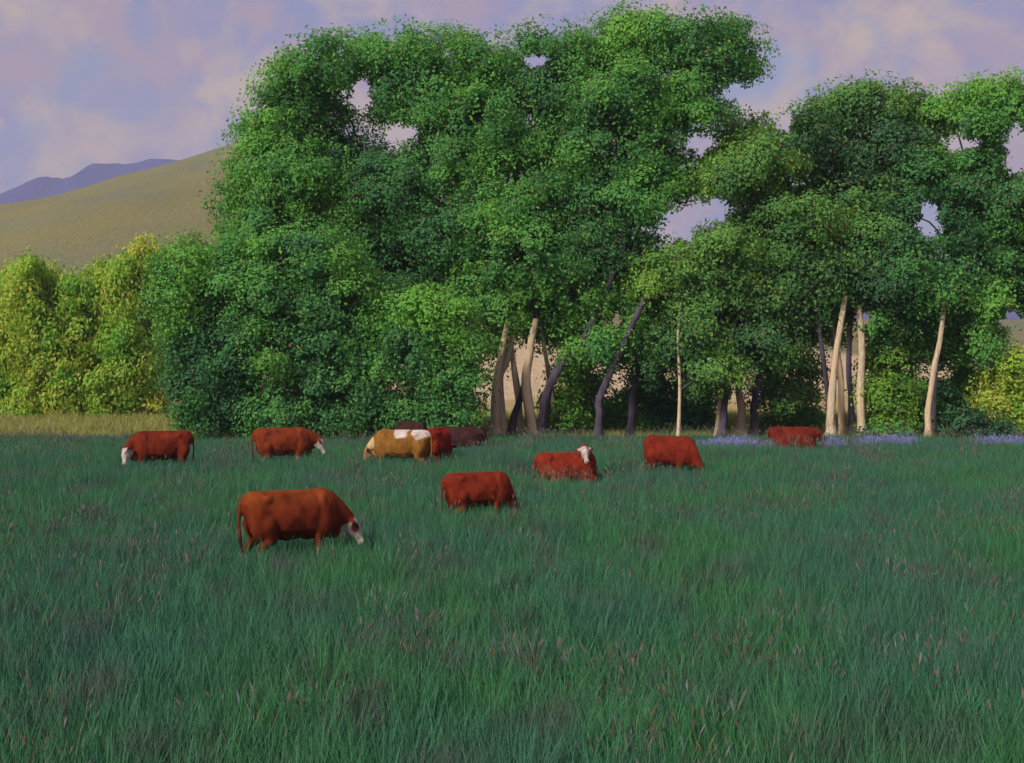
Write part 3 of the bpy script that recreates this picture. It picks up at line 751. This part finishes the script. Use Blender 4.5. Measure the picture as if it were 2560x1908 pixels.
R_ = math.radians
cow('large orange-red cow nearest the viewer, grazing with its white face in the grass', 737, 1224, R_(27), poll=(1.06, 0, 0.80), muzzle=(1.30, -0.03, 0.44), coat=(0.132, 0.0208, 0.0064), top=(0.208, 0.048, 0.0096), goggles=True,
    patches=[((1.0, 0, 0.62), (0.14, 0.2, 0.16), (0.5, 0.38, 0.33))], seed=1, under=0.40, tail=-0.08)
cow('red cow at the far left, grazing towards the left with a broad white face', 398, 1077, R_(180 + 20), poll=(1.0, 0.06, 0.86), muzzle=(1.10, 0.20, 0.46), seed=2, coat=RED)
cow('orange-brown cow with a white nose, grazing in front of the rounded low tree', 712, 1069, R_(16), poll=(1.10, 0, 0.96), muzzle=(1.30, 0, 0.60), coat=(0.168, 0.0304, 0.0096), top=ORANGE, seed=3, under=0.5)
cow('tan cow with cream patches on its back, grazing to the left', 1000, 1074, R_(180 - 14), poll=(1.02, 0, 0.80), muzzle=(1.20, 0, 0.42), coat=TAN, face=(0.42, 0.26, 0.09), seed=4,
    patches=[((-0.70, 0, 1.28), (0.32, 0.4, 0.22), WHITE), ((-0.10, 0, 1.28), (0.30, 0.4, 0.26), WHITE), ((0.95, 0, 1.0), (0.22, 0.25, 0.22), (0.52, 0.38, 0.2))])
cow('dark brown cow showing only its back behind the tan cow', 1024, 1053, R_(180 - 58), coat=DARK, face=None, seed=5, poll=(0.95, 0, 0.80), muzzle=(1.12, 0, 0.42))
cow('bright red cow seen from the end, between the tan cow and the dark cow', 1094, 1069, R_(74), coat=(0.208, 0.0176, 0.0072), face=None, seed=6, size=0.97)
cow('very dark brown cow lying down just right of the bright red cow', 1152, 1066, R_(-20), coat=DARK, face=None, seed=7, lying=True, poll=(0.92, 0, 0.60), muzzle=(1.14, 0, 0.32))
cow('red cow lying in the grass, white face raised towards the viewer', 1422, 1130, R_(4), poll=(0.42, -0.30, 0.93), muzzle=(0.47, -0.64, 0.60), lying=True, side=(1, 0, 0), seed=8, coat=(0.192, 0.0224, 0.008))
cow('deep red cow in the middle of the field, its head hidden in the grass', 1200, 1180, R_(22), size=0.86, coat=(0.168, 0.0208, 0.008), face=None, seed=9, poll=(0.92, 0, 0.62), muzzle=(1.06, 0, 0.20))
cow('red cow grazing to the right below the dark blue shrubs', 1680, 1090, R_(-42), size=0.98, coat=(0.152, 0.0176, 0.0072), face=None, seed=10, poll=(0.98, 0, 0.64), muzzle=(1.14, 0, 0.24))
cow('dark red cow lying at the field edge before the parting stems', 1986, 1066, R_(-16), coat=(0.13, 0.017, 0.009), face=None, seed=11, lying=True, poll=(0.98, 0, 0.60), muzzle=(1.2, 0, 0.30))

# ------------------------------------------------------------------ pasture grass
def proto_mesh(name, n, hmin, hmax, rad, w, lean, seed, mat_, stalk=False, cols=None):
    rng = np.random.default_rng(seed)
    V, F, C = [], [], []
    def quad(a, b, c, d): F.append((a, b, c)); F.append((a, c, d))
    for k in range(n):
        a = rng.uniform(0, 2 * math.pi); r = rad * math.sqrt(rng.uniform())
        b = np.array([r * math.cos(a), r * math.sin(a), -0.02])
        h = rng.uniform(hmin, hmax); la = a + rng.normal() * 0.9; ld = np.array([math.cos(la), math.sin(la), 0.0])
        ln = lean * rng.uniform(0.3, 1.3) * h
        sa = rng.uniform(0, math.pi); sv = np.array([math.cos(sa), math.sin(sa), 0.0])
        o = len(V); tint = rng.uniform()
        segs = 3
        for i in range(segs + 1):
            t = i / segs
            c = b + np.array([0, 0, h * t * (1 - 0.18 * t * lean)]) + ld * ln * t ** 2
            ww = w * rng.uniform(0.9, 1.1) * (1 - t) ** 0.6 if not stalk else w * 0.35
            if i < segs or stalk:
                V.append(c - sv * ww / 2); V.append(c + sv * ww / 2)
            else: V.append(c)
        for i in range(segs):
            if i < segs - 1 or stalk: quad(o + 2 * i, o + 2 * i + 1, o + 2 * i + 3, o + 2 * i + 2)
            else: F.append((o + 2 * i, o + 2 * i + 1, o + 2 * i + 2))
        nb = len(V) - o
        if cols is None: C += [(tint, 0, 0, 1)] * nb
        else: C += [(*(np.array(cols[0]) * (0.7 + 0.6 * tint)), 1)] * nb
        if stalk:                                   # seed head: a spindle
            top = b + np.array([0, 0, h * (1 - 0.18 * lean)]) + ld * ln
            dr = np.array([0, 0, 1.0]) * 0.8 + ld * lean * 1.2; dr /= np.linalg.norm(dr)
            hl = rng.uniform(0.07, 0.15); hw = rng.uniform(0.007, 0.014); o = len(V)
            s2 = np.cross(dr, sv); s2 /= np.linalg.norm(s2)
            V.append(top - dr * 0.02)
            for q in range(3):
                an = q * 2.094; V.append(top + dr * hl * 0.4 + (sv * math.cos(an) + s2 * math.sin(an)) * hw)
            V.append(top + dr * hl)
            for q in range(3):
                F.append((o, o + 1 + (q + 1) % 3, o + 1 + q)); F.append((o + 4, o + 1 + q, o + 1 + (q + 1) % 3))
            cc = np.array(cols[1 + k % (len(cols) - 1)]) * (0.75 + 0.5 * rng.uniform())
            C += [(*cc, 1)] * 5
    me = mesh_np(name, np.array(V), np.array(F), False)
    face_col(me, np.array(C)); me.materials.append(mat_)
    return me

def scatter(name, label, cat, protos, pts, scl, idx, seed):
    col = bpy.data.collections.new(name + '_tufts')
    for i, me in enumerate(protos):
        col.objects.link(bpy.data.objects.new('%s_tuft_%02d' % (name, i), me))
    n = len(pts); rng = np.random.default_rng(seed)
    me = bpy.data.meshes.new(name); me.vertices.add(n); me.vertices.foreach_set('co', np.asarray(pts, np.float32).ravel())
    a = me.attributes.new('scl', 'FLOAT_VECTOR', 'POINT'); a.data.foreach_set('vector', np.asarray(scl, np.float32).ravel())
    rot = np.stack([rng.normal(size=n) * 0.07, rng.normal(size=n) * 0.07, rng.uniform(0, 6.283, n)], 1)
    a = me.attributes.new('rot', 'FLOAT_VECTOR', 'POINT'); a.data.foreach_set('vector', rot.astype(np.float32).ravel())
    a = me.attributes.new('pick', 'INT', 'POINT'); a.data.foreach_set('value', np.asarray(idx, np.int32))
    o = link(name, me); o['kind'] = 'stuff'; tag(o, label, cat)
    ng = bpy.data.node_groups.new(name + '_scatter', 'GeometryNodeTree')
    ng.interface.new_socket('Geometry', in_out='INPUT', socket_type='NodeSocketGeometry')
    ng.interface.new_socket('Geometry', in_out='OUTPUT', socket_type='NodeSocketGeometry')
    N = ng.nodes.new; L = ng.links.new
    gi, go, ip, ci = N('NodeGroupInput'), N('NodeGroupOutput'), N('GeometryNodeInstanceOnPoints'), N('GeometryNodeCollectionInfo')
    ci.inputs['Collection'].default_value = col; ci.inputs['Separate Children'].default_value = True; ci.inputs['Reset Children'].default_value = True
    L(gi.outputs[0], ip.inputs['Points']); L(ci.outputs[0], ip.inputs['Instance']); ip.inputs['Pick Instance'].default_value = True
    for an, ty, so in (('scl', 'FLOAT_VECTOR', 'Scale'), ('rot', 'FLOAT_VECTOR', 'Rotation'), ('pick', 'INT', 'Instance Index')):
        na = N('GeometryNodeInputNamedAttribute'); na.data_type = ty; na.inputs['Name'].default_value = an
        L(na.outputs['Attribute'], ip.inputs[so])
    L(ip.outputs[0], go.inputs[0])
    md = o.modifiers.new('scatter', 'NODES'); md.node_group = ng
    return o

def field_points(per_m2, seed, y0=9.0, y1=57.5):
    rng = np.random.default_rng(seed)
    out_ = []
    for ya in np.arange(y0, y1, 1.0):
        half = (ya + 1) * 0.5 * W_PX / FPX + 3.0
        m = int(per_m2 * 2 * half)
        out_.append(np.stack([rng.uniform(-half, half, m), rng.uniform(ya, ya + 1, m), np.zeros(m)], 1))
    P = np.concatenate(out_)
    edge = 56.6 + np.array([nzf(x * 0.25, 2.0) for x in P[:, 0]]) * 0.9
    P = P[P[:, 1] < edge]
    for (fx, fy, yw, sz) in FOOT:
        dx, dy = P[:, 0] - fx, P[:, 1] - fy
        u = dx * math.cos(yw) + dy * math.sin(yw); v = -dx * math.sin(yw) + dy * math.cos(yw)
        P = P[(((u + 0.1) / (1.1 * sz)) ** 2 + (v / (0.55 * sz)) ** 2 > 1) & (((dx) / 1.2) ** 2 + ((dy + 0.7) / 0.75) ** 2 > 1)]     # flattened grass where they lie
    return P
GP = field_points(21, 4)
hn = np.array([nzf(x * 0.35, y * 0.25, 1.0) for x, y, _ in GP])
rng = np.random.default_rng(77)
hs = np.clip(1.36 + 0.28 * hn, 0.95, 1.7) * rng.uniform(0.8, 1.15, len(GP)) * np.interp(GP[:, 1], [43, 53], [1.0, 0.58])
for (fx, fy, yw, sz) in FOOT:            # trampled, shorter grass round the lying cattle
    q = ((GP[:, 0] - fx) / 1.7) ** 2 + ((GP[:, 1] - fy + 1.6) / 2.6) ** 2
    hs = hs * np.clip(0.5 + 0.5 * (q - 0.5), 0.5, 1.0)
scatter('pasture_grass', 'tall bluish-green pasture grass covering the whole field', 'grass',
        [proto_mesh('grass_tuft', 42, 0.26, 0.56, 0.20, 0.013, 0.38, 100 + i, GRASS) for i in range(5)],
        GP, np.stack([rng.uniform(0.9, 1.25, len(GP)), rng.uniform(0.9, 1.25, len(GP)), hs], 1), rng.integers(0, 5, len(GP)), 5)
SP = field_points(3.8, 14)
sn = np.array([nzf(x * 0.45, y * 0.3, 9.0) for x, y, _ in SP])
SP = SP[(sn + rng.uniform(-0.25, 0.25, len(SP)) > 0.08)]
scatter('seeding_grass', 'rosy and tan seed heads standing above the pasture grass', 'grass',
        [proto_mesh('seed_tuft', 9, 0.42, 0.72, 0.22, 0.012, 0.30, 200 + i, SEED, True,
                    [(0.08, 0.13, 0.07), (0.145, 0.095, 0.075), (0.11, 0.10, 0.095), (0.13, 0.11, 0.075), (0.10, 0.11, 0.13)]) for i in range(4)],
        SP, np.repeat(rng.uniform(0.75, 1.1, (len(SP), 1)), 3, 1), rng.integers(0, 4, len(SP)), 15)
# blue-violet flowers along the far edge of the field
frng = np.random.default_rng(31)
spans = [(2070, 2100, 1114), (1760, 1915, 1122), (2150, 2290, 1109), (2440, 2580, 1112), (1800, 1880, 1112)]
FP = []
for a, b, y in spans:
    for k in range(int((b - a) * 1.0)):
        px, py = frng.uniform(a, b), y + frng.normal() * 4
        d = CAM_H * FPX / (py + 24 - HORIZON); d = min(d, 56.3)
        FP.append(((px - 1280) / FPX * d, d, 0.0))
FP = np.array(FP)
scatter('wildflowers', 'blue-violet wildflowers in a band along the far field edge', 'flowers',
        [proto_mesh('flower_tuft', 12, 0.34, 0.58, 0.2, 0.02, 0.3, 300 + i, PETAL, True, [(0.06, 0.15, 0.09), (0.14, 0.16, 0.38), (0.17, 0.17, 0.34)]) for i in range(3)],
        FP, np.repeat(frng.uniform(0.75, 1.05, (len(FP), 1)), 3, 1), frng.integers(0, 3, len(FP)), 25)
# dry grass on the bank beyond the field
DP = []
drng = np.random.default_rng(51)
for k in range(9000):
    y = drng.uniform(57.0, 80.0); half = y * 0.5 * W_PX / FPX + 3
    DP.append((drng.uniform(-half, half), y, ground_z(0, y) if y < 60 else 0.0))
DP = np.array(DP)
scatter('dry_grass', 'pale straw-coloured dry grass between the field and the willows', 'grass',
        [proto_mesh('dry_tuft', 26, 0.2, 0.5, 0.24, 0.02, 0.45, 400 + i, SEED, False, [(0.25, 0.26, 0.075)]) for i in range(3)],
        DP, np.repeat(drng.uniform(0.6, 1.1, (len(DP), 1)), 3, 1), drng.integers(0, 3, len(DP)), 35)

# ------------------------------------------------------------------ haze: even air around the whole scene
def haze():
    x0, x1, y0, y1, z0, z1 = -2450, 2450, -160, 2950, -12, 420
    V = [(x, y, z) for z in (z0, z1) for y in (y0, y1) for x in (x0, x1)]
    F = [(0, 2, 3, 1), (4, 5, 7, 6), (0, 1, 5, 4), (2, 6, 7, 3), (0, 4, 6, 2), (1, 3, 7, 5)]
    m, nt = mat('haze_air'); t = NT(nt)
    v = t.n('ShaderNodeVolumePrincipled'); v.inputs['Color'].default_value = (0.74, 0.78, 0.98, 1); v.inputs['Density'].default_value = 0.00023
    o = t.n('ShaderNodeOutputMaterial'); t.l(v.outputs[0], o.inputs['Volume'])
    h = link('haze', mesh_np('haze', np.array(V, float), np.array(F)), m); h['kind'] = 'stuff'
    tag(h, 'thin violet-blue haze in the air over the far ridge', 'haze')
haze()
